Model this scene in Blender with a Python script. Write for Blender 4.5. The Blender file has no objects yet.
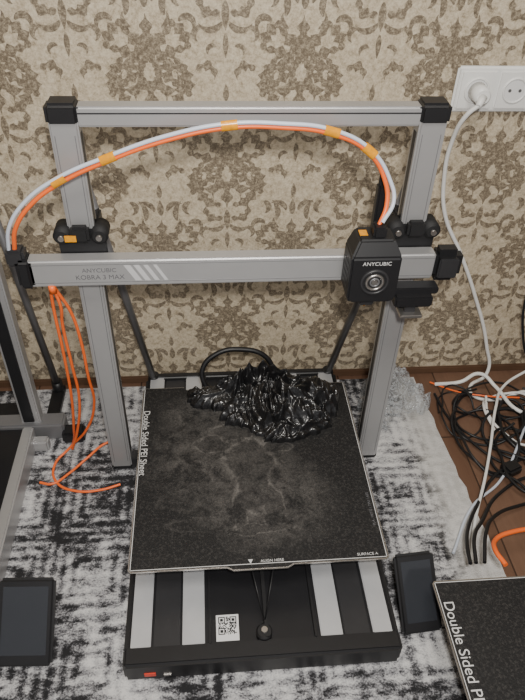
import bpy, bmesh, math, random
from mathutils import Vector, Matrix, Euler, noise
random.seed(7)
COL=bpy.context.scene.collection

# ------------------------------------------------------------ materials
def new_mat(name):
    m=bpy.data.materials.new(name); m.use_nodes=True
    nt=m.node_tree; b=nt.nodes['Principled BSDF']
    return m,nt,b
def mix_col(nt,fac,a,b):
    n=nt.nodes.new('ShaderNodeMix'); n.data_type='RGBA'
    if isinstance(fac,(int,float)): n.inputs[0].default_value=fac
    else: nt.links.new(fac,n.inputs[0])
    for i,c in ((6,a),(7,b)):
        if isinstance(c,tuple): n.inputs[i].default_value=(*c,1)
        else: nt.links.new(c,n.inputs[i])
    return n.outputs[2]
def noise_n(nt,scale,detail=4,rough=.6,vec=None,dist=0):
    n=nt.nodes.new('ShaderNodeTexNoise'); n.inputs['Scale'].default_value=scale
    n.inputs['Detail'].default_value=detail; n.inputs['Roughness'].default_value=rough
    n.inputs['Distortion'].default_value=dist
    if vec is not None: nt.links.new(vec,n.inputs['Vector'])
    return n.outputs['Fac']
def ramp(nt,fac,stops):
    r=nt.nodes.new('ShaderNodeValToRGB'); nt.links.new(fac,r.inputs[0])
    el=r.color_ramp.elements
    while len(el)<len(stops): el.new(.5)
    for e,(p,c) in zip(el,stops):
        e.position=p; e.color=(*c,1) if isinstance(c,tuple) else (c,c,c,1)
    return r.outputs[0]
def math_n(nt,op,a,b=None):
    n=nt.nodes.new('ShaderNodeMath'); n.operation=op; n.use_clamp=False
    for i,v in enumerate((a,b)):
        if v is None: continue
        if isinstance(v,(int,float)): n.inputs[i].default_value=v
        else: nt.links.new(v,n.inputs[i])
    return n.outputs[0]
def objco(nt,scale=(1,1,1),rot=(0,0,0)):
    t=nt.nodes.new('ShaderNodeNewGeometry'); mp=nt.nodes.new('ShaderNodeMapping')
    mp.inputs['Scale'].default_value=scale; mp.inputs['Rotation'].default_value=rot
    nt.links.new(t.outputs['Position'],mp.inputs['Vector']); return mp.outputs[0]
def bump(nt,b,h,strength,dist=.002):
    n=nt.nodes.new('ShaderNodeBump'); n.inputs['Strength'].default_value=strength; n.inputs['Distance'].default_value=dist
    nt.links.new(h,n.inputs['Height']); nt.links.new(n.outputs[0],b.inputs['Normal'])
def simple(name,col,rough=.5,metal=0,var=.12,scale=60,bmp=0,coat=0):
    m,nt,b=new_mat(name)
    v=objco(nt); f=noise_n(nt,scale,3,.6,v)
    dark=tuple(c*(1-var) for c in col); lite=tuple(min(1,c*(1+var)) for c in col)
    nt.links.new(mix_col(nt,f,dark,lite),b.inputs['Base Color'])
    b.inputs['Roughness'].default_value=rough; b.inputs['Metallic'].default_value=metal
    b.inputs['Coat Weight'].default_value=coat
    if bmp: bump(nt,b,noise_n(nt,scale*8,2,.5,v),bmp,.001)
    return m
M={}
M['alu']=simple('brushed_aluminium',(.48,.48,.485),.38,.55,.06,25)
M['alu_dark']=simple('aluminium_dark',(.26,.26,.27),.45,.55,.06,25)  # darker grey aluminium for heated bed, groove lines and cross foot
M['alu_light']=simple('aluminium_light_print',(.62,.62,.63),.5,.2,.04,25)
M['silver_strip']=simple('silver_strip',(.54,.55,.57),.4,.35,.08,30)
M['grey_rod']=simple('grey_rod',(.20,.20,.21),.4,.5,.08,30)
M['black']=simple('black_plastic',(.011,.011,.0125),.45,0,.2,40,.05)
M['black_matte']=simple('black_matte',(.008,.008,.009),.7,0,.25,60,.1)
M['black_panel']=simple('black_panel',(.014,.014,.016),.4,.1,.25,18)
M['darkgrey']=simple('dark_grey',(.035,.035,.038),.4,.2,.15,40)
M['white']=simple('white_plastic',(.80,.80,.78),.35,0,.03,20)
M['ink']=simple('white_print_ink',(.62,.62,.62),.6,0,.05,20)
M['greyink']=simple('grey_print_ink',(.13,.13,.14),.6,0,.05,20)
M['orange']=simple('orange_tube',(.95,.16,.025),.4,0,.08,30)
M['ptfe']=simple('milky_tube',(.60,.65,.74),.3,0,.06,30)
M['yellow']=simple('amber_tape',(.78,.32,.008),.25,0,.3,160)
M['red']=simple('red_switch',(.70,.05,.02),.35,0,.1,60)
M['socket']=simple('socket_hole',(.10,.10,.10),.6,0,.1,60)
M['steel']=simple('steel',(.50,.48,.46),.28,.9,.08,60)
M['baseb']=simple('baseboard_wood',(.11,.06,.035),.5,0,.25,12)
M['plainwall']=simple('plain_wall',(.50,.43,.34),.8,0,.05,5)
M['ceil']=simple('ceiling_paint',(.75,.73,.70),.9,0,.03,5)
M['screen']=simple('screen_glass',(.034,.037,.044),.12,0,.1,10)
M['sticker']=simple('sticker',(.75,.75,.75),.6,0,.03,30)

def mat_wall():
    m,nt,b=new_mat('wallpaper_ground'); v=objco(nt)
    f=noise_n(nt,120,5,.85,v); f2=noise_n(nt,4,3,.5,v)
    c=ramp(nt,f,[(.33,(.26,.205,.135)),(.43,(.46,.385,.275)),(.52,(.59,.505,.375)),(.64,(.71,.63,.49))])
    c=mix_col(nt,math_n(nt,'MULTIPLY',f2,.3),c,(.46,.38,.265))
    nt.links.new(c,b.inputs['Base Color']); b.inputs['Roughness'].default_value=.42
    bump(nt,b,f,.3,.001); return m
def mat_damask():
    m,nt,b=new_mat('wallpaper_damask_print'); v=objco(nt)
    f=noise_n(nt,150,5,.85,v)
    c=ramp(nt,f,[(.36,(.12,.093,.064)),(.50,(.22,.178,.126)),(.60,(.42,.355,.26))])
    nt.links.new(c,b.inputs['Base Color']); b.inputs['Roughness'].default_value=.36
    bump(nt,b,f,.3,.001); return m
def mat_rug():
    m,nt,b=new_mat('rug_pile'); v=objco(nt)
    sep=nt.nodes.new('ShaderNodeSeparateXYZ'); nt.links.new(v,sep.inputs[0])
    big=noise_n(nt,5,2,.5,v,.8); mid=noise_n(nt,24,7,.80,objco(nt,(1,1.6,1)),.3); fine=noise_n(nt,300,2,.7,v)
    vo=nt.nodes.new('ShaderNodeTexVoronoi'); vo.feature='F1'; vo.distance='CHEBYCHEV'; vo.inputs['Scale'].default_value=6.5; vo.inputs['Randomness'].default_value=.15
    nt.links.new(v,vo.inputs['Vector'])
    rings=math_n(nt,'SINE',math_n(nt,'MULTIPLY',vo.outputs['Distance'],48.))
    s=math_n(nt,'ADD',math_n(nt,'MULTIPLY',big,.45),math_n(nt,'MULTIPLY',mid,.85))
    s=math_n(nt,'ADD',s,math_n(nt,'MULTIPLY',rings,.045))
    s=math_n(nt,'ADD',s,math_n(nt,'MULTIPLY',fine,.28))
    c=ramp(nt,s,[(.69,(.014,.014,.016)),(.735,(.07,.07,.076)),(.785,(.22,.22,.235)),(.845,(.44,.44,.45)),(.95,(.64,.635,.63))])
    e=ramp(nt,math_n(nt,'ADD',sep.outputs[0],math_n(nt,'MULTIPLY',mid,.10)),[(.40,0.),(.445,.75)])
    c=mix_col(nt,e,c,(.62,.61,.59))
    nt.links.new(c,b.inputs['Base Color']); b.inputs['Roughness'].default_value=.95
    bump(nt,b,fine,.7,.003); return m
def mat_wood():
    m,nt,b=new_mat('laminate_planks'); 
    br=nt.nodes.new('ShaderNodeTexBrick'); mp=objco(nt,(1,1,1),(0,0,math.radians(90)))
    nt.links.new(mp,br.inputs['Vector'])
    br.inputs['Scale'].default_value=1; br.inputs['Brick Width'].default_value=1.2; br.inputs['Row Height'].default_value=.12
    br.inputs['Mortar Size'].default_value=.0018
    br.inputs['Color1'].default_value=(.16,.085,.052,1); br.inputs['Color2'].default_value=(.21,.12,.078,1); br.inputs['Mortar'].default_value=(.03,.018,.012,1)
    g=noise_n(nt,9,5,.65,objco(nt,(9,.8,1)),.5)
    c=mix_col(nt,math_n(nt,'MULTIPLY',g,.7),br.outputs['Color'],(.08,.042,.028))
    nt.links.new(c,b.inputs['Base Color']); b.inputs['Roughness'].default_value=.38; return m
def mat_plate():
    m,nt,b=new_mat('textured_build_sheet'); v=objco(nt)
    nz=nt.nodes.new('ShaderNodeTexNoise'); nz.inputs['Scale'].default_value=34; nz.inputs['Detail'].default_value=4
    nt.links.new(v,nz.inputs['Vector'])
    vm=nt.nodes.new('ShaderNodeVectorMath'); vm.operation='MULTIPLY_ADD'; vm.inputs[1].default_value=(.034,.034,0); nt.links.new(nz.outputs['Color'],vm.inputs[0]); nt.links.new(v,vm.inputs[2])
    vs=nt.nodes.new('ShaderNodeVectorMath'); vs.operation='SUBTRACT'; vs.inputs[1].default_value=(.017,.017,0); nt.links.new(vm.outputs[0],vs.inputs[0])
    sep=nt.nodes.new('ShaderNodeSeparateXYZ'); nt.links.new(vs.outputs[0],sep.inputs[0])
    def dist(cx,cy,rx,ry):
        dx=math_n(nt,'DIVIDE',math_n(nt,'SUBTRACT',sep.outputs[0],cx),rx)
        dy=math_n(nt,'DIVIDE',math_n(nt,'SUBTRACT',sep.outputs[1],cy),ry)
        return math_n(nt,'ADD',math_n(nt,'MULTIPLY',dx,dx),math_n(nt,'MULTIPLY',dy,dy))
    def cl(x): x.node.use_clamp=True; return x
    def union(lst):
        t=None
        for a in lst:
            x=dist(*a); t=x if t is None else math_n(nt,'MINIMUM',t,x)
        return t
    fig=union(((-.005,-.145,.050,.050),(.0,-.205,.030,.060),(-.028,-.260,.016,.040),(.030,-.255,.017,.050),(-.075,-.105,.035,.022),(.050,-.115,.030,.016),(.005,-.300,.052,.010),(-.03,-.07,.05,.022)))
    sw=union(((-.135,-.235,.040,.022),(-.115,-.160,.028,.020),(-.110,-.285,.050,.014)))
    cloud=cl(math_n(nt,'SUBTRACT',1.,union(((-.06,-.13,.17,.14),(.02,-.24,.15,.12),(-.10,-.02,.09,.06)))))
    inside=ramp(nt,math_n(nt,'MULTIPLY',fig,.5),[(.36,.45),(.46,1.)])
    fr=ramp(nt,math_n(nt,'MULTIPLY',fig,.5),[(.34,.25),(.47,1.),(.66,.0)])
    sr=ramp(nt,math_n(nt,'MULTIPLY',sw,.5),[(.22,.05),(.44,.5),(.66,.0)])
    n0=noise_n(nt,30,6,.75,v,.4)
    patch=ramp(nt,n0,[(.40,0.),(.60,1.)])
    grain=noise_n(nt,420,2,.7,v); speck=ramp(nt,noise_n(nt,230,3,.85,v),[(.50,0.),(.64,1.)])
    a=math_n(nt,'MULTIPLY',math_n(nt,'ADD',fr,sr),math_n(nt,'ADD',math_n(nt,'MULTIPLY',patch,.34),.06))
    cd=math_n(nt,'MULTIPLY',math_n(nt,'MULTIPLY',patch,cloud),.45)
    a=math_n(nt,'ADD',a,math_n(nt,'MULTIPLY',cd,inside))
    msk=math_n(nt,'MULTIPLY',a,math_n(nt,'MULTIPLY',grain,1.3))
    msk=cl(math_n(nt,'ADD',msk,math_n(nt,'MULTIPLY',speck,.13)))
    base=mix_col(nt,grain,(.003,.003,.0035),(.020,.020,.021))
    c=mix_col(nt,msk,base,(.23,.215,.20))
    nt.links.new(c,b.inputs['Base Color']); b.inputs['Roughness'].default_value=.6
    b.inputs['Specular IOR Level'].default_value=.35
    bump(nt,b,grain,.5,.0008); return m
def mat_bag():
    m,nt,b=new_mat('black_polythene')
    b.inputs['Roughness'].default_value=.34; b.inputs['Specular IOR Level'].default_value=.7; v=objco(nt)
    b.inputs['Coat Weight'].default_value=.35; b.inputs['Coat Roughness'].default_value=.12
    nt.links.new(mix_col(nt,noise_n(nt,30,3,.6,v),(.004,.004,.005),(.010,.010,.011)),b.inputs['Base Color'])
    bump(nt,b,noise_n(nt,70,3,.55,v,1.0),.5,.004); return m
def mat_clear():
    m,nt,b=new_mat('clear_polythene'); v=objco(nt)
    tr=nt.nodes.new('ShaderNodeBsdfTransparent'); mx=nt.nodes.new('ShaderNodeMixShader')
    b.inputs['Base Color'].default_value=(.62,.65,.68,1); b.inputs['Roughness'].default_value=.10; b.inputs['Specular IOR Level'].default_value=1.0
    f=ramp(nt,noise_n(nt,55,3,.6,v,1.5),[(.42,.12),(.50,.75),(.58,.18),(.66,.6)])
    nt.links.new(f,mx.inputs[0]); nt.links.new(tr.outputs[0],mx.inputs[1]); nt.links.new(b.outputs[0],mx.inputs[2])
    bump(nt,b,noise_n(nt,60,4,.6,v,1.8),.9,.008)
    nt.links.new(mx.outputs[0],nt.nodes['Material Output'].inputs[0]); return m
M['wall']=mat_wall(); M['damask']=mat_damask(); M['rug']=mat_rug(); M['wood']=mat_wood(); M['plate']=mat_plate(); M['bag']=mat_bag(); M['clear']=mat_clear()

# ------------------------------------------------------------ builders
def link(ob,parent=None):
    COL.objects.link(ob)
    if parent is not None: ob.parent=parent
    return ob
def empty(name,loc=(0,0,0)):
    e=bpy.data.objects.new(name,None); e.location=loc; e.empty_display_size=.05; COL.objects.link(e); return e
def mesh_ob(name,bm,mats,parent=None,loc=(0,0,0),smooth=False):
    me=bpy.data.meshes.new(name); bm.to_mesh(me); bm.free()
    for m in (mats if isinstance(mats,list) else [mats]): me.materials.append(m)
    if smooth:
        for p in me.polygons: p.use_smooth=True
    ob=bpy.data.objects.new(name,me); ob.location=loc; return link(ob,parent)
def box(name,mn,mx,mat,parent=None,bev=.001,rot=None,seg=2):
    c=[(a+b)/2 for a,b in zip(mn,mx)]; s=[abs(b-a) for a,b in zip(mn,mx)]
    bm=bmesh.new(); bmesh.ops.create_cube(bm,size=1)
    for v in bm.verts: v.co=Vector((v.co.x*s[0],v.co.y*s[1],v.co.z*s[2]))
    if bev>0: bmesh.ops.bevel(bm,geom=list(bm.edges),offset=min(bev,min(s)*.45),segments=seg,affect='EDGES')
    ob=mesh_ob(name,bm,mat,parent,c)
    if rot: ob.rotation_euler=rot
    return ob
def cyl(name,a,b,r,mat,parent=None,r2=None,seg=32,bev=0):
    a=Vector(a);b=Vector(b);d=b-a
    bm=bmesh.new(); bmesh.ops.create_cone(bm,cap_ends=True,segments=seg,radius1=r,radius2=r if r2 is None else r2,depth=d.length)
    if bev:
        es=[e for e in bm.edges if abs(e.verts[0].co.z-e.verts[1].co.z)<1e-6]
        bmesh.ops.bevel(bm,geom=es,offset=bev,segments=2,affect='EDGES')
    ob=mesh_ob(name,bm,mat,parent,(a+b)/2)
    ob.rotation_euler=d.to_track_quat('Z','Y').to_euler()
    for p in ob.data.polygons: p.use_smooth=len(p.vertices)==4
    return ob
def ring(name,c,R,r,mat,parent,axis='Y'):
    bm=bmesh.new(); n=40;k=10; vs=[]
    for i in range(n):
        A=2*math.pi*i/n
        for j in range(k):
            B=2*math.pi*j/k; q=R+r*math.cos(B)
            vs.append(bm.verts.new((q*math.cos(A),r*math.sin(B),q*math.sin(A))))
    for i in range(n):
        for j in range(k):
            bm.faces.new([vs[i*k+j],vs[((i+1)%n)*k+j],vs[((i+1)%n)*k+(j+1)%k],vs[i*k+(j+1)%k]])
    bmesh.ops.recalc_face_normals(bm,faces=bm.faces)
    ob=mesh_ob(name,bm,mat,parent,c,True)
    if axis=='Z': ob.rotation_euler=(math.radians(90),0,0)
    return ob
def tube(name,pts,r,mat,parent=None,cyclic=False):
    cu=bpy.data.curves.new(name,'CURVE'); cu.dimensions='3D'; cu.bevel_depth=r; cu.bevel_resolution=4; cu.resolution_u=10; cu.use_fill_caps=True
    sp=cu.splines.new('BEZIER'); sp.bezier_points.add(len(pts)-1)
    for bp,p in zip(sp.bezier_points,pts):
        bp.co=p; bp.handle_left_type=bp.handle_right_type='AUTO'
    sp.use_cyclic_u=cyclic; cu.materials.append(mat)
    return link(bpy.data.objects.new(name,cu),parent)
def text(name,s,loc,rot,size,mat,parent,align='CENTER'):
    cu=bpy.data.curves.new(name,'FONT'); cu.body=s; cu.size=size; cu.align_x=align; cu.align_y='CENTER'; cu.extrude=.0001
    cu.materials.append(mat); ob=bpy.data.objects.new(name,cu); ob.location=loc; ob.rotation_euler=rot; return link(ob,parent)
def poly(name,vs,thick,mat,parent=None,n=(0,0,1)):
    bm=bmesh.new(); n=Vector(n)*thick
    a=[bm.verts.new(v) for v in vs]; b=[bm.verts.new(Vector(v)+n) for v in vs]
    bm.faces.new(a); bm.faces.new(b[::-1]); k=len(vs)
    for i in range(k): bm.faces.new([a[i],b[i],b[(i+1)%k],a[(i+1)%k]])
    bmesh.ops.recalc_face_normals(bm,faces=bm.faces)
    return mesh_ob(name,bm,mat,parent)

# ------------------------------------------------------------ room
WY=.22; FZ=-.006
box('wall_back',(-2.2,WY,FZ),(2.4,WY+.1,2.6),M['wall'],bev=0)
box('wall_left',(-2.3,-3.2,FZ),(-2.2,WY+.1,2.6),M['plainwall'],bev=0)
box('wall_right',(2.4,-3.2,FZ),(2.5,WY+.1,2.6),M['plainwall'],bev=0)
box('floor',(-2.3,-3.2,FZ-.1),(2.5,WY+.1,FZ),M['wood'],bev=0)
box('ceiling',(-2.3,-3.2,2.6),(2.5,WY+.1,2.7),M['ceil'],bev=0)
box('baseboard_back',(-2.2,WY-.008,FZ),(2.4,WY,.014),M['baseb'],bev=.003)

# damask print : real flat printed shapes on the wall paper
def leaf(L,x,z,ang,length,w,curl,serr=0,n=16):
    """append quad strip; ang measured from +z towards +x"""
    pts=[];a=math.radians(ang);da=math.radians(curl)/n
    px,pz=x,z; w*=1.16
    for i in range(n+1):
        t=i/n; wd=w*math.sin(math.pi*min(1,(t*.94+.04))**.8)
        if serr: wd*=1+.5*math.sin(serr*2*math.pi*t)
        dx,dz=math.sin(a),math.cos(a)
        pts.append(((px-dz*wd,pz+dx*wd),(px+dz*wd,pz-dx*wd)))
        px+=dx*length/n; pz+=dz*length/n; a+=da
    L.append(pts)
def motif():
    L=[]
    leaf(L,0,.022,0,.060,.0090,0,3)
    leaf(L,0,.090,0,.030,.0050,0)
    leaf(L,0,-.012,180,.050,.0075,0,2)
    leaf(L,0,-.066,180,.040,.0050,0)
    for s in (1,-1):
        leaf(L,s*.003,.014,s*16,.068,.0070,s*40,4)
        leaf(L,s*.006,.008,s*38,.064,.0070,s*55,4)
        leaf(L,s*.008,.003,s*62,.056,.0066,s*65,3)
        leaf(L,s*.008,-.002,s*88,.048,.0060,s*75,3)
        leaf(L,s*.006,-.008,s*116,.042,.0056,s*80,2)
        leaf(L,s*.004,-.012,s*146,.046,.0052,-s*90,2)
        leaf(L,s*.010,-.056,s*88,.082,.0070,-s*130,5)
        leaf(L,s*.058,-.036,s*5,.068,.0074,-s*55,5)
        leaf(L,s*.072,.004,s*38,.044,.0052,s*170,3)
        leaf(L,s*.060,.034,-s*5,.056,.0066,-s*75,4)
        leaf(L,s*.048,.072,s*30,.040,.0044,s*200)
        leaf(L,s*.028,.080,-s*20,.042,.0044,s*70)
        leaf(L,s*.011,.098,s*10,.036,.0042,s*110)
        leaf(L,s*.008,-.080,s*118,.050,.0054,-s*150,3)
        leaf(L,s*.005,-.094,s*150,.042,.0042,-s*120)
        leaf(L,s*.064,-.050,s*105,.032,.0044,s*150)
        leaf(L,s*.022,.064,s*70,.026,.0030,-s*100)
        leaf(L,s*.034,-.102,s*80,.030,.0038,s*170)
        leaf(L,s*.014,-.128,s*60,.024,.0030,s*160)
    leaf(L,0,.124,0,.026,.0040,0)
    leaf(L,0,-.110,180,.034,.0036,0)
    return [[((a[0]*1.13,a[1]*1.13),(b[0]*1.13,b[1]*1.13)) for a,b in p] for p in L]
bm=bmesh.new(); mot=motif(); PX=.262; PZ=.375; k=0
ix=-9
while ix<=11:
    for iz in range(-1,9):
        for h in (0,1):
            cx=-.03+ix*PX+h*PX/2; cz=.15+iz*PZ+h*PZ/2
            if cx<-2.05 or cx>2.25 or cz<-.15 or cz>2.75: continue
            for li,pts in enumerate(mot):
                y=WY-.0003-.00001*li; row=[]
                for (a,b) in pts:
                    za=min(max(cz+a[1],.0),2.6); zb=min(max(cz+b[1],.0),2.6)
                    row.append((bm.verts.new((cx+a[0],y,za)),bm.verts.new((cx+b[0],y,zb))))
                for i in range(len(row)-1):
                    bm.faces.new([row[i][0],row[i][1],row[i+1][1],row[i+1][0]])
    ix+=1
wp=mesh_ob('damask_print',bm,M['damask'],bpy.data.objects['wall_back'])
wp.matrix_parent_inverse=Matrix.Translation(-bpy.data.objects['wall_back'].location)

# rug
bm=bmesh.new(); xs=70; ys=60; x0,x1,y0,y1=-1.5,.425,-1.5,.195
g=[[None]*(ys+1) for _ in range(xs+1)]
for i in range(xs+1):
    for j in range(ys+1):
        x=x0+(x1-x0)*i/xs; y=y0+(y1-y0)*j/ys
        if i==xs: x+= .006*noise.noise(Vector((0,y*30,0)))
        g[i][j]=bm.verts.new((x+ (0 if x<0 else (.2-y)*.06*x/.42),y,-.0002))
for i in range(xs):
    for j in range(ys): bm.faces.new([g[i][j],g[i+1][j],g[i+1][j+1],g[i][j+1]])
ext=bmesh.ops.extrude_face_region(bm,geom=list(bm.faces))
for v in ext['geom']:
    if isinstance(v,bmesh.types.BMVert): v.co.z=FZ
bmesh.ops.recalc_face_normals(bm,faces=bm.faces)
mesh_ob('area_rug',bm,M['rug'])

# ------------------------------------------------------------ printer parts
def qr(parent,cx,cy,z,s):
    box('qr_sticker',(cx-s*.62,cy-s*.85,z),(cx+s*.62,cy+s*.62,z+.0006),M['sticker'],parent,0)
    bm=bmesh.new(); n=19; r=random.Random(3)
    def fin(i,j):
        for a,b in ((0,0),(n-7,n-7),(0,n-7)):
            x,y=i-a,j-b
            if 0<=x<7 and 0<=y<7:
                return (x in(0,6) or y in (0,6)) or (2<=x<=4 and 2<=y<=4)
        return None
    for i in range(n):
        for j in range(n):
            f=fin(i,j); on=f if f is not None else r.random()<.5
            if on:
                x=cx-s/2+s*i/n; y=cy-s/2+s*j/n; d=s/n
                bm.faces.new([bm.verts.new(p) for p in ((x,y,z+.0009),(x+d,y,z+.0009),(x+d,y+d,z+.0009),(x,y+d,z+.0009))])
    mesh_ob('qr_modules',bm,M['black_matte'],parent)

def build_plate(P,y0,zp=.1186,words=True,notch=True):
    h=.215; L=.43; y1=y0+L
    box('heated_bed',(-h+.004,y0+.006,zp-.012),(h-.004,y1-.006,zp-.0035),M['alu_dark'],P,.002)
    rear=[(.13,y1),(.125,y1-.008),(.095,y1-.008),(.09,y1),(-.09,y1),(-.095,y1-.008),(-.125,y1-.008),(-.13,y1)] if notch else []
    vs=[(-h,y0+.004),(-h+.004,y0),(-.055,y0),(-.045,y0-.006),(.045,y0-.006),(.055,y0),(h-.004,y0),(h,y0+.004),(h,y1-.004),(h-.004,y1)]+rear+[(-h+.004,y1),(-h,y1-.004)]
    poly('sheet_edge_steel',[(x,y,zp-.0032) for x,y in vs],.0025,M['steel'],P)
    vi=[(x*.991,y0+.215+(y-y0-.215)*.991) for x,y in vs]
    poly('build_sheet',[(x,y,zp-.0008) for x,y in vi],.0008,M['plate'],P)
    z=zp+.0004
    if words:
        text('margin_text','Double Sided PEI Sheet',(-h+.011,y1-.15,z),(0,0,math.radians(-90)),.0175,M['ink'],P)
        text('margin_text_rear','PLA / PETG / TPU / ABS',(h-.011,y0+.10,z),(0,0,math.radians(90)),.007,M['greyink'],P)
        text('front_mark','SURFACE A',(h-.035,y0+.010,z),(0,0,0),.007,M['ink'],P)
        text('front_mark_mid','ALIGN HERE',(.02,y0+.008,z),(0,0,0),.007,M['ink'],P)
        poly('front_arrow',[(-.02,y0+.012,z),(-.012,y0+.012,z),(-.016,y0+.004,z)],.0002,M['ink'],P)
    for nm,a,b in (('line_left',(-h+.003,y0+.003),(-h+.0042,y1-.003)),('line_right',(h-.0042,y0+.003),(h-.003,y1-.003)),('line_front',(-h+.003,y0+.003),(h-.003,y0+.0042))):
        box(nm,(a[0],a[1],zp-.0002),(b[0],b[1],zp+.0003),M['ink'],P,0)

def build_base(P,yf=-.487,yr=.19,w=.218,strips=True):
    box('base_tray',(-w,yf+.02,.004),(w,yr,.036),M['black_panel'],P,.003)
    if strips:
        for i,(a,b) in enumerate(((-.212,-.180),(-.130,-.094),(.094,.130),(.180,.212))):
            box('rail_%d'%(i+1),(a,yf+.03,.036),(b,yr-.01,.044),M['silver_strip'],P,.0015)
        box('belt_channel_left',(-.088,yf+.03,.036),(-.084,yr-.01,.046),M['black'],P,.001)
        box('belt_channel_right',(.084,yf+.03,.036),(.088,yr-.01,.046),M['black'],P,.001)
        box('tray_cover_left',(-.176,yf+.03,.036),(-.134,yr-.01,.0385),M['darkgrey'],P,.001)
        box('tray_cover_right',(.134,yf+.03,.036),(.176,yr-.01,.0385),M['darkgrey'],P,.001)
    box('front_housing',(-w-.004,yf,.0),(w+.004,yf+.032,.048),M['black'],P,.005,seg=3)
    box('rear_housing',(-w,yr-.02,.0),(w,yr,.048),M['black'],P,.005,seg=3)
    for sx in (-1,1):
        box('side_skirt_%s'%('l' if sx<0 else 'r'),(sx*w-.004,yf+.03,.0),(sx*w+.004,yr-.02,.042),M['black'],P,.002)
    for i,(x,y) in enumerate(((-.19,yf+.03),(.19,yf+.03),(-.19,yr-.03),(.19,yr-.03))):
        cyl('foot_%d'%(i+1),(x,y,0),(x,y,.006),.014,M['black_matte'],P)

def build_gantry(P,yp=-.06,W=.278,H=.754,braces=True,ybr=.19,cx=-.003):
    fw=.040; d=.030
    for s,nm in ((-1,'left'),(1,'right')):
        xo=cx+s*W; xi=cx+s*(W-fw)
        a,b=min(xo,xi),max(xo,xi)
        box('upright_'+nm,(a,yp,.012),(b,yp+d,H-.02),M['alu'],P,.003,seg=3)
        for g in (.16,.84):
            gx=a+(b-a)*g
            box('upright_groove_%s_%d'%(nm,int(g*100)),(gx-.0006,yp-.0002,.03),(gx+.0006,yp+.001,H-.04),M['alu_dark'],P,0)
        box('inner_slot_'+nm,(min(xi,xi-s*.0006),yp+.009,.05),(max(xi,xi-s*.0006),yp+.021,H-.04),M['darkgrey'],P,0)
        box('corner_cap_'+nm,(a-.003,yp-.003,H-.028),(b+.003,yp+d+.006,H+.004),M['black'],P,.006,seg=3)
        box('foot_bracket_'+nm,(a-.002,yp+.004,0),(b+.002,yp+d+.012,.014),M['black'],P,.003)
        if braces:
            cyl('brace_'+nm,(s*.258,yp+d+.010,.665),(s*.205,ybr-.01,.035),.0075,M['grey_rod'],P)
            box('brace_clamp_'+nm,(s*.258-.012,yp+d-.002,.655),(s*.258+.012,yp+d+.024,.69),M['black'],P,.003)
            cyl('brace_shoe_'+nm,(s*.205,ybr-.01,.02),(s*.205,ybr-.01,.05),.012,M['black'],P)
    box('top_beam',(cx-W+fw-.002,yp+.001,H-.029),(cx+W-fw+.002,yp+d-.002,H-.001),M['alu'],P,.003,seg=3)
    box('top_beam_groove',(cx-W+fw,yp+.0005,H-.0105),(cx+W-fw,yp+.002,H-.0085),M['darkgrey'],P,0)
    box('lower_crossbar',(cx-W+fw,yp+.002,.006),(cx+W-fw,yp+d-.002,.034),M['darkgrey'],P,.002)

# ------------------------------------------------------------ main printer
P=empty('desktop_3d_printer')
build_base(P); build_plate(P,-.3687); build_gantry(P)
box('bed_carriage',(-.15,-.30,.06),(.15,.0,.075),M['darkgrey'],P,.003)
for i,(x,y) in enumerate(((-.13,-.28),(.13,-.28),(-.13,-.02),(.13,-.02))):
    cyl('bed_standoff_%d'%(i+1),(x,y,.044),(x,y,.107),.007,M['black'],P)
box('y_belt',(.003,-.455,.047),(.009,.15,.0535),M['black_matte'],P,0)
cyl('belt_idler',(.002,-.445,.036),(.002,-.445,.052),.013,M['black'],P,bev=.002)
cyl('belt_idler_bolt',(.002,-.445,.052),(.002,-.445,.057),.005,M['steel'],P)
for s in (-1,1): cyl('belt_wire_%d'%(s+2),(.004,-.43,.05),(.004+s*.018,-.365,.105),.0012,M['black'],P)
qr(P,-.057,-.425,.0362,.030)
box('power_switch',(-.19,-.4885,.014),(-.172,-.4865,.024),M['red'],P,.0005)
box('usb_port',(-.160,-.4885,.012),(-.148,-.4865,.018),M['steel'],P,.0005)
cyl('drag_cable_plug',(-.06,.055,.10),(-.085,.075,.11),.006,M['black'],P)
tube('bed_cable',[(-.080,.065,.10),(-.090,.085,.145),(-.060,.10,.175),(-.005,.105,.182),(.045,.10,.165),(.065,.09,.12),(.06,.10,.05)],.0055,M['black'],P)
# x beam
yb0,yb1=-.090,-.064
box('x_beam',(-.346,yb0,.485),(.292,yb1,.532),M['alu'],P,.003,seg=3)
box('x_beam_groove_top',(-.34,yb0-.0003,.5245),(.29,yb0+.001,.5255),M['alu_dark'],P,0)
box('x_beam_groove_low',(-.34,yb0-.0003,.4925),(.29,yb0+.001,.4935),M['alu_dark'],P,0)
rx=(math.radians(90),0,0)
text('beam_label_1','ANYCUBIC',(-.238,yb0-.0004,.5145),rx,.0105,M['greyink'],P)
text('beam_label_2','KOBRA 3 MAX',(-.238,yb0-.0004,.502),rx,.0115,M['greyink'],P)
for i in range(4):
    x=-.200+i*.015; w=.010-.0015*i
    poly('beam_stripe_%d'%(i+1),[(x+.016,yb0-.0002,.495),(x+.016+w,yb0-.0002,.495),(x+w,yb0-.0002,.523),(x,yb0-.0002,.523)],.0003,M['alu_light'],P,(0,-1,0))
box('x_end_left',(-.362,yb0-.006,.484),(-.338,yb1+.004,.535),M['black'],P,.006,seg=3)
box('x_end_left_port',(-.374,yb0,.522),(-.346,yb1,.550),M['darkgrey'],P,.004)
box('x_end_right',(.286,yb0-.008,.480),(.338,yb1+.006,.538),M['black'],P,.012,seg=4)
box('x_end_right_cover',(.296,yb0-.0105,.492),(.328,yb0-.006,.528),M['darkgrey'],P,.003)
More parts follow.
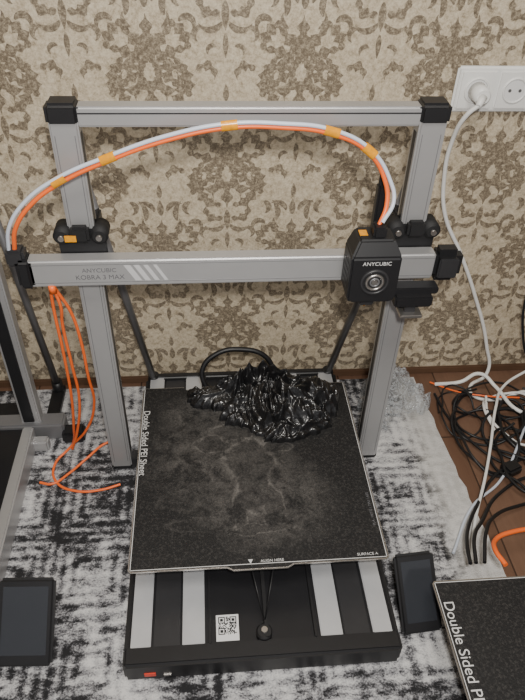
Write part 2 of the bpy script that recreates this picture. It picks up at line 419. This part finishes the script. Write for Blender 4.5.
for s,nm in ((-1,'left'),(1,'right')):
    xc=-.003+s*.258
    box('z_carriage_plate_'+nm,(xc-.036,-.0645,.475),(xc+.036,-.0605,.572),M['black'],P,.002)
    for k,(dx,z) in enumerate(((-.028,.556),(.028,.556),(-.028,.484),(.028,.484))):
        cyl('z_wheel_%s_%d'%(nm,k+1),(xc+dx,-.075 if z>.5 else -.063,z+.008),(xc+dx,-.036,z+.008),.013,M['black_matte'],P,bev=.003)
        if z>.5: cyl('z_wheel_bolt_%s_%d'%(nm,k+1),(xc+dx,-.080,z+.008),(xc+dx,-.074,z+.008),.0045,M['steel'],P)
    box('z_motor_'+nm,(xc-.022,-.026,.525),(xc+.022,.012,.569),M['black'],P,.003)
    box('z_tensioner_'+nm,(xc-.014,-.080,.556),(xc+.014,-.064,.582),M['black_matte'],P,.004)
box('yellow_tag_left',(-.283,-.0815,.560),(-.266,-.0795,.570),M['yellow'],P,0)
# tool head
hx0,hx1=.140,.216; hy0,hy1=-.150,-.096; hz0,hz1=.484,.588
bm=bmesh.new()
prof=[(0,.006),(.006,0),(.070,0),(.076,.006),(.076,.080),(.064,.104),(.012,.104),(0,.080)]
fr=[bm.verts.new((hx0+x,hy0+(.012 if z>.09 else 0),hz0+z)) for x,z in prof]
bk=[bm.verts.new((hx0+x,hy1,hz0+z)) for x,z in prof]
bm.faces.new(fr); bm.faces.new(bk[::-1])
for i in range(8): bm.faces.new([fr[i],bk[i],bk[(i+1)%8],fr[(i+1)%8]])
bmesh.ops.recalc_face_normals(bm,faces=bm.faces)
bmesh.ops.triangulate(bm,faces=[f for f in bm.faces if len(f.verts)>4])
bmesh.ops.bevel(bm,geom=[e for e in bm.edges if e.calc_face_angle(0)>.3],offset=.003,segments=2,affect='EDGES')
mesh_ob('tool_head_shell',bm,M['black'],P)
hc=((hx0+hx1)/2+.001,hy0-.001,hz0+.039)
cyl('fan_recess',(hc[0],hy0+.004,hc[2]),(hc[0],hy0-.001,hc[2]),.0225,M['black_matte'],P)
ring('fan_ring',hc,.020,.0022,M['darkgrey'],P)
ring('fan_ring_inner',(hc[0],hc[1]-.0005,hc[2]),.0125,.0022,M['steel'],P)
ring('fan_ring_core',(hc[0],hc[1]-.0005,hc[2]),.0065,.0015,M['grey_rod'],P)
cyl('fan_hub',(hc[0],hy0+.002,hc[2]),(hc[0],hy0-.0025,hc[2]),.0045,M['steel'],P)
text('head_label','ANYCUBIC',(hc[0],hy0-.0006,hz0+.071),rx,.0088,M['ink'],P)
for k in range(4): box('head_vent_%d'%(k+1),(hx0-.0006,hy0+.012,hz0+.02+k*.012),(hx0+.001,hy1-.012,hz0+.026+k*.012),M['darkgrey'],P,0)
box('head_mount',(.149,-.100,.478),(.207,-.088,.560),M['black'],P,.003)
box('nozzle_block',(.165,-.138,.470),(.187,-.112,.487),M['darkgrey'],P,.002)
cyl('nozzle',(.176,-.125,.471),(.176,-.125,.460),.005,M['yellow'],P,.001)
box('head_top_tag',(.154,-.124,.5875),(.166,-.108,.5885),M['yellow'],P,0)
box('tube_entry',(.172,-.132,.586),(.192,-.108,.604),M['black'],P,.003)
box('cable_holder',(.184,-.080,.556),(.200,-.062,.645),M['black'],P,.003)
box('cable_holder_neck',(.186,-.078,.625),(.196,-.064,.665),M['black_matte'],P,.003)
box('probe_arm',(.208,-.120,.476),(.296,-.096,.488),M['black'],P,.002)
box('probe_block',(.224,-.132,.458),(.286,-.098,.478),M['black'],P,.003)
box('probe_plate',(.236,-.136,.440),(.272,-.104,.446),M['steel'],P,.001)
box('probe_drop',(.244,-.126,.444),(.262,-.108,.460),M['darkgrey'],P,.001)
# filament tube arch
arc=[(.180,-.12,.598),(.192,-.105,.628),(.187,-.095,.660),(.157,-.09,.702),(.102,-.09,.728),(.032,-.09,.737),(-.036,-.09,.737),(-.117,-.09,.721),(-.201,-.09,.692),(-.271,-.09,.660),(-.317,-.09,.628),(-.348,-.088,.588),(-.360,-.08,.546)]
tube('orange_filament_tube',arc,.0034,M['orange'],P)
off=[(.005,.010),(.009,.006),(.006,.003),(.0035,.0035),(.002,.006),(0,.006),(-.001,.006),(-.002,.006),(-.002,.006),(-.004,.007),(-.006,.006),(-.008,.003),(-.008,.0)]
wt=[(x+a,y-.002,z+b) for (x,y,z),(a,b) in zip(arc,off)]
tube('milky_filament_tube',wt,.0030,M['ptfe'],P)
for i,k in enumerate((3,4,6,8,9)):
    a=Vector(arc[k-1]);b=Vector(arc[k+1]); m=(Vector(arc[k])+Vector(wt[k]))/2; d=(b-a).normalized()
    bm=bmesh.new(); n=24; rows=[]
    up=Vector((-d.z,0,d.x)); side=Vector((0,1,0))
    if up.z<0: up=-up
    for q in (-.011,-.004,.004,.011):
        rows.append([bm.verts.new(m+d*q+up*(.0070*math.cos(2*math.pi*j/n))+side*(.0050*math.sin(2*math.pi*j/n))) for j in range(n)])
    for r_ in range(3):
        for j in range(n): bm.faces.new([rows[r_][j],rows[r_][(j+1)%n],rows[r_+1][(j+1)%n],rows[r_+1][j]])
    bmesh.ops.recalc_face_normals(bm,faces=bm.faces)
    mesh_ob('amber_tape_wrap_%d'%(i+1),bm,M['yellow'],P,smooth=True)
tube('orange_lead_1',[(-.318,-.088,.482),(-.322,-.08,.43),(-.325,-.07,.34),(-.335,-.05,.20),(-.350,-.03,.10),(-.36,-.01,.05),(-.372,.0,.012)],.0026,M['orange'],P)
tube('orange_lead_2',[(-.312,-.085,.482),(-.298,-.07,.42),(-.294,-.06,.35),(-.296,-.05,.26),(-.300,-.03,.17),(-.330,-.015,.08),(-.375,-.01,.02),(-.402,-.04,.006),(-.392,-.085,.004),(-.350,-.11,.004),(-.300,-.11,.004),(-.262,-.10,.006)],.0026,M['orange'],P)
tube('orange_lead_3',[(-.272,.0,.03),(-.30,-.01,.03),(-.335,-.03,.012),(-.37,-.065,.005),(-.40,-.09,.005),(-.425,-.085,.005)],.0026,M['orange'],P)
tube('orange_lead_4',[(-.316,-.082,.484),(-.31,-.08,.44),(-.316,-.07,.40),(-.318,-.06,.30),(-.322,-.045,.2),(-.345,-.03,.09),(-.365,-.02,.03)],.0026,M['orange'],P)
cyl('orange_lead_collar',(-.315,-.086,.474),(-.315,-.088,.488),.0065,M['orange'],P,.005)

# ------------------------------------------------------------ neighbouring printers
Q=empty('desktop_3d_printer',(-.72,.0,0))   # left neighbour
w=.262
box('base_tray',(-w,-.42,.004),(w,.12,.036),M['black_panel'],Q,.003)
box('side_rail_r',(w-.014,-.42,.0),(w+.008,.03,.050),M['alu'],Q,.003)
box('side_rail_l',(-w-.008,-.42,.0),(-w+.014,.03,.050),M['alu'],Q,.003)
box('front_housing',(-w-.008,-.452,.0),(w+.008,-.418,.05),M['black'],Q,.005)
box('cross_foot',(-.33,.035,.0),(.33,.075,.045),M['alu_dark'],Q,.004)
box('cross_foot_front',(-.30,.000,.0),(.30,.022,.030),M['alu'],Q,.004)
build_plate(Q,-.42,words=False)
for s,nm in ((-1,'left'),(1,'right')):
    x=s*.262
    box('upright_'+nm,(x-.020,.045,.03),(x+.020,.072,.735),M['alu'],Q,.003)
    box('upright_cover_'+nm,(x-.014,.041,.05),(x+.008,.046,.72),M['black'],Q,.001)
    box('corner_cap_'+nm,(x-.023,.04,.725),(x+.023,.08,.758),M['black'],Q,.006)
    cyl('brace_'+nm,(x+s*.014,.085,.62),(x+s*.03,.18,.03),.0075,M['grey_rod'],Q)
    cyl('brace_shoe_'+nm,(x+s*.03,.18,0),(x+s*.03,.18,.04),.012,M['black'],Q)
    box('brace_foot_'+nm,(x+s*.03-.014,.07,0),(x+s*.03+.014,.195,.014),M['black'],Q,.002)
box('top_beam',(-.245,.047,.727),(.245,.070,.753),M['alu'],Q,.003)
box('x_beam',(-.31,.012,.60),(.27,.038,.645),M['alu'],Q,.003)
box('cable_block',(.325,.02,0),(.372,.055,.030),M['black'],Q,.005)
for k in range(3): cyl('bed_standoff_%d'%(k+1),(-.15+.15*k,-.2,.036),(-.15+.15*k,-.2,.107),.009,M['black'],Q)

S=empty('desktop_3d_printer',(.489,-.474,0))   # right neighbour
build_plate(S,-.37,notch=False)
for o in list(S.children):
    if o.name.startswith(('front_mark','front_arrow','margin_text_rear')): bpy.data.objects.remove(o)
for o in S.children:
    if o.name.startswith('margin_text'): o.data.size=.023; o.location.y=-.085; o.location.x+=.004
box('line_back',(-.212,.056,.1184),(.212,.0572,.1189),M['ink'],S,0)
box('base_tray',(-.155,-.46,.0),(.21,.02,.045),M['black_panel'],S,.004)
for k in range(4): cyl('bed_standoff_%d'%(k+1),(-.13+.26*(k%2),-.30+.25*(k//2),.04),(-.13+.26*(k%2),-.30+.25*(k//2),.107),.009,M['black'],S)

# ------------------------------------------------------------ touch screens
def display(loc,wd,ht,rz):
    D=empty('touchscreen_display',loc); D.rotation_euler=(math.radians(41),0,math.radians(rz))
    box('casing',(-wd/2,0,-.016),(wd/2,ht,0),M['black'],D,.005,seg=3)
    box('glass',(-wd/2+.004,.004,-.0008),(wd/2-.004,ht-.004,.0008),M['black_panel'],D,.0005)
    box('screen',(-wd/2+.009,.018,.0006),(wd/2-.009,ht-.012,.0012),M['screen'],D,0)
    box('stand_leg',(-wd*.25,ht*.60,-.062),(wd*.25,ht*.66,-.014),M['black'],D,.002)
    return D
display((.272,-.448,.013),.070,.130,4)
display((-.384,-.460,.013),.090,.135,-3)

# ------------------------------------------------------------ crumpled bags
def crumple(name,lobes,z0,H,mat,seed,nx=220,ny=160,fr=17.,amp=1.,base=.22,side=.014,fine=.08):
    xa=min(c[0]-c[2]*1.3 for c in lobes); xb=max(c[0]+c[2]*1.3 for c in lobes)
    ya=min(c[1]-c[3]*1.3 for c in lobes); yb=max(c[1]+c[3]*1.3 for c in lobes)
    bm=bmesh.new(); G={}
    def rid(p,s):
        q=noise.noise(p)*s
        return max(0.,1-math.sqrt(q*q+.004)+.03)
    for i in range(nx+1):
        for j in range(ny+1):
            x=xa+(xb-xa)*i/nx; y=ya+(yb-ya)*j/ny; env=0
            for li,(cx,cy,rx_,ry_,rot,hh) in enumerate(lobes):
                dx,dy=x-cx,y-cy; c,s=math.cos(rot),math.sin(rot)
                u=(dx*c+dy*s)/rx_; v=(-dx*s+dy*c)/ry_; r=math.hypot(u,v)+1e-6
                a=Vector((u/r,v/r,0))
                out=1+.20*noise.noise(a*2.2+Vector((seed,li*4,0)))+.20*noise.noise(a*6+Vector((seed,li*4,3)))
                e=1-(r/out)**2
                if e>0: env=max(env,(e**.50)*hh)
            if env<=0: continue
            w=Vector((x,y,seed))*fr
            wv=noise.noise_vector(w*.4)*1.4
            p=w+wv
            pa=Vector((p.x*.6+p.y*.4,p.y*1.2-p.x*.3,seed))
            pb=Vector((p.x*1.5,p.y*.7+p.x*.8,seed+5))
            pc=Vector((p.x*2.6-p.y*1.4,p.y*2.2+p.x*.7,seed+9))
            f=.50*rid(pa,2.0)**1.4+.28*rid(pb,2.1)**1.5+(fine+.06)*rid(pc,2.1)**1.5+fine*.6*rid(p*4.5+Vector((7,7,7)),2.)
            z=z0+H*env*(base+amp*f)
            k=noise.noise_vector(p*.9+Vector((4,2,8)))*side*min(1,env*2)
            G[(i,j)]=bm.verts.new((x+k.x,y+k.y,z))
    for i in range(nx):
        for j in range(ny):
            q=[G.get(t) for t in ((i,j),(i+1,j),(i+1,j+1),(i,j+1))]
            if all(q): bm.faces.new(q)
    bmesh.ops.delete(bm,geom=[v for v in bm.verts if not v.link_faces],context='VERTS')
    for v in bm.verts:
        if v.is_boundary: v.co.z=z0
    bmesh.ops.recalc_face_normals(bm,faces=bm.faces)
    return mesh_ob(name,bm,mat,smooth=True)
crumple('black_garbage_bag',[(.066,-.010,.110,.074,.08,.85),(-.055,.016,.068,.032,-.15,.42),(.125,-.012,.060,.060,.5,.85),(.03,.035,.095,.032,.05,1.),(.09,-.072,.075,.030,.2,.42),(.0,-.03,.05,.03,.3,.6)],.1195,.072,M['bag'],6.2,320,250,fr=22.,base=.24,side=.014,fine=.14)
crumple('clear_plastic_bag',[(.345,.12,.070,.058,.3,1.),(.300,.065,.036,.05,.1,.7),(.40,.10,.04,.035,.1,.6)],.001,.090,M['clear'],5.1,110,110,20.,base=.3)

# ------------------------------------------------------------ outlet, plug
O=empty('wall_outlet',(.452,WY,.688))
box('face_plate',(-.072,-.010,-.040),(.078,0,.040),M['white'],O,.004,seg=3)
box('socket_module_l',(-.066,-.014,-.034),(.001,-.008,.034),M['white'],O,.003)
box('socket_module_r',(.005,-.014,-.034),(.072,-.008,.034),M['white'],O,.003)
for nm,x in (('l',-.033),('r',.038)):
    ring('socket_rim_'+nm,(x,-.0145,0),.021,.002,M['white'],O)
    cyl('socket_well_'+nm,(x,-.0138,0),(x,-.0148,0),.019,M['sticker'],O)
    for s in (-1,1): cyl('pin_hole_%s_%d'%(nm,s+2),(x+s*.0095,-.0145,0),(x+s*.0095,-.0152,0),.003,M['socket'],O)
C=empty('white_power_cable',(0,0,0))
cyl('plug_body',(.419,.204,.688),(.419,.170,.688),.017,M['white'],C,.014,bev=.002)
cyl('plug_neck',(.419,.172,.688),(.408,.158,.676),.008,M['white'],C,.005)
tube('cord',[(.410,.160,.678),(.395,.165,.66),(.388,.19,.60),(.395,.205,.52),(.415,.208,.44),(.47,.205,.345),(.525,.20,.24),(.585,.19,.10),(.60,.175,.02),(.555,.15,.006),(.55,.12,.005),(.60,.10,.006),(.68,.12,.01),(.80,.10,.006)],.0042,M['white'],C)

# ------------------------------------------------------------ cables on the floor (right)
T=empty('cable_tangle',(0,0,0))
def rloop(name,cx,cy,rx_,ry_,seed,mat,r,turns=1.6,ph=0):
    rr=random.Random(seed); pts=[]; n=int(turns*9)
    for i in range(n+1):
        a=ph+2*math.pi*turns*i/n; k=1+rr.uniform(-.16,.16)
        pts.append((cx+rx_*k*math.cos(a),cy+ry_*k*math.sin(a),r+FZ+.001+rr.uniform(0,.028)))
    tube(name,pts,r,mat,T)
rloop('black_loop_1',.56,.04,.09,.07,1,M['black'],.0028,2.2)
rloop('black_loop_2',.53,-.02,.06,.10,2,M['black'],.0028,1.7,1)
rloop('black_loop_3',.60,.09,.10,.05,3,M['black'],.0024,1.8,2)
rloop('black_loop_4',.62,-.02,.08,.08,4,M['black'],.0032,1.5,3)
rloop('black_loop_5',.50,.06,.045,.07,5,M['black'],.002,1.4,.5)
rloop('black_loop_6',.60,-.10,.07,.10,6,M['black'],.0030,1.6,1.5)
rloop('black_loop_7',.64,.00,.07,.09,11,M['black'],.0036,1.8,.8)
rloop('white_loop_1',.62,.05,.07,.08,8,M['white'],.0030,1.2,2.5)
tube('black_lead_1',[(.70,.20,.36),(.655,.19,.33),(.635,.18,.26),(.645,.16,.16),(.68,.14,.08),(.74,.12,.03)],.003,M['black'],T)
tube('black_lead_2',[(.46,.13,.004),(.47,.05,.004),(.50,-.03,.006),(.535,-.08,.006),(.555,-.10,.01)],.003,M['black'],T)
box('black_plug',(.535,-.125,.0),(.575,-.095,.022),M['black'],T,.005,rot=(0,0,.4))
box('power_adapter',(.625,-.03,-.004),(.685,.045,.026),M['black'],T,.005,rot=(0,0,-.3))
tube('black_lead_3',[(.36,-.37,.09),(.37,-.33,.08),(.40,-.27,.05),(.45,-.2,.02),(.51,-.13,.012),(.60,-.08,.01),(.7,-.05,.01)],.0034,M['black'],T)
tube('black_lead_4',[(.37,-.37,.09),(.385,-.32,.085),(.43,-.26,.05),(.50,-.18,.02),(.60,-.13,.01),(.7,-.14,.01)],.0034,M['black'],T)
tube('black_lead_5',[(.385,-.37,.09),(.41,-.31,.085),(.46,-.25,.05),(.53,-.21,.02),(.62,-.19,.01),(.7,-.2,.01)],.0034,M['black'],T)
tube('white_lead_1',[(.39,-.33,.03),(.43,-.24,.02),(.485,-.14,.02),(.53,-.05,.02),(.575,.05,.03),(.62,.12,.03),(.70,.16,.05)],.0032,M['white'],T)
tube('white_lead_2',[(.37,-.30,.01),(.44,-.20,.01),(.52,-.14,.01),(.60,-.04,.02),(.66,.05,.02)],.0028,M['ptfe'],T)
tube('white_lead_3',[(.47,.16,.006),(.52,.14,.03),(.57,.15,.045),(.60,.12,.03),(.63,.05,.02),(.70,.03,.01)],.0045,M['white'],T)
tube('orange_lead',[(.40,-.40,.13),(.395,-.37,.125),(.41,-.34,.11),(.45,-.32,.10),(.52,-.31,.09),(.60,-.31,.07)],.0042,M['orange'],T)
tube('orange_lead_thin',[(.46,.17,.004),(.51,.13,.01),(.57,.10,.02),(.65,.09,.02)],.002,M['orange'],T)

# ------------------------------------------------------------ light
def area(name,loc,target,size,power,col):
    l=bpy.data.lights.new(name,'AREA'); l.size=size; l.energy=power; l.color=col
    o=bpy.data.objects.new(name,l); o.location=loc; o.rotation_euler=(Vector(target)-Vector(loc)).to_track_quat('-Z','Y').to_euler(); COL.objects.link(o)
area('ceiling_lamp_light',(.1,-1.0,2.45),(0,-.2,.2),.6,24,(1,.95,.87))
area('phone_flash_light',(-.04,-1.0,1.22),(0,-.1,.3),.07,14.5,(1,.97,.92))
w_=bpy.data.worlds.new('World'); bpy.context.scene.world=w_; w_.use_nodes=True
w_.node_tree.nodes['Background'].inputs[0].default_value=(.86,.86,.88,1); w_.node_tree.nodes['Background'].inputs[1].default_value=.40

cam=bpy.data.cameras.new('camera'); co=bpy.data.objects.new('camera',cam); COL.objects.link(co)
co.location=(-.0698,-.9422,1.0674); co.rotation_euler=[math.radians(a) for a in (49.81,-1.61,-4.6)]
cam.sensor_width=36; cam.lens=644/700*36; cam.clip_start=.02
bpy.context.scene.camera=co
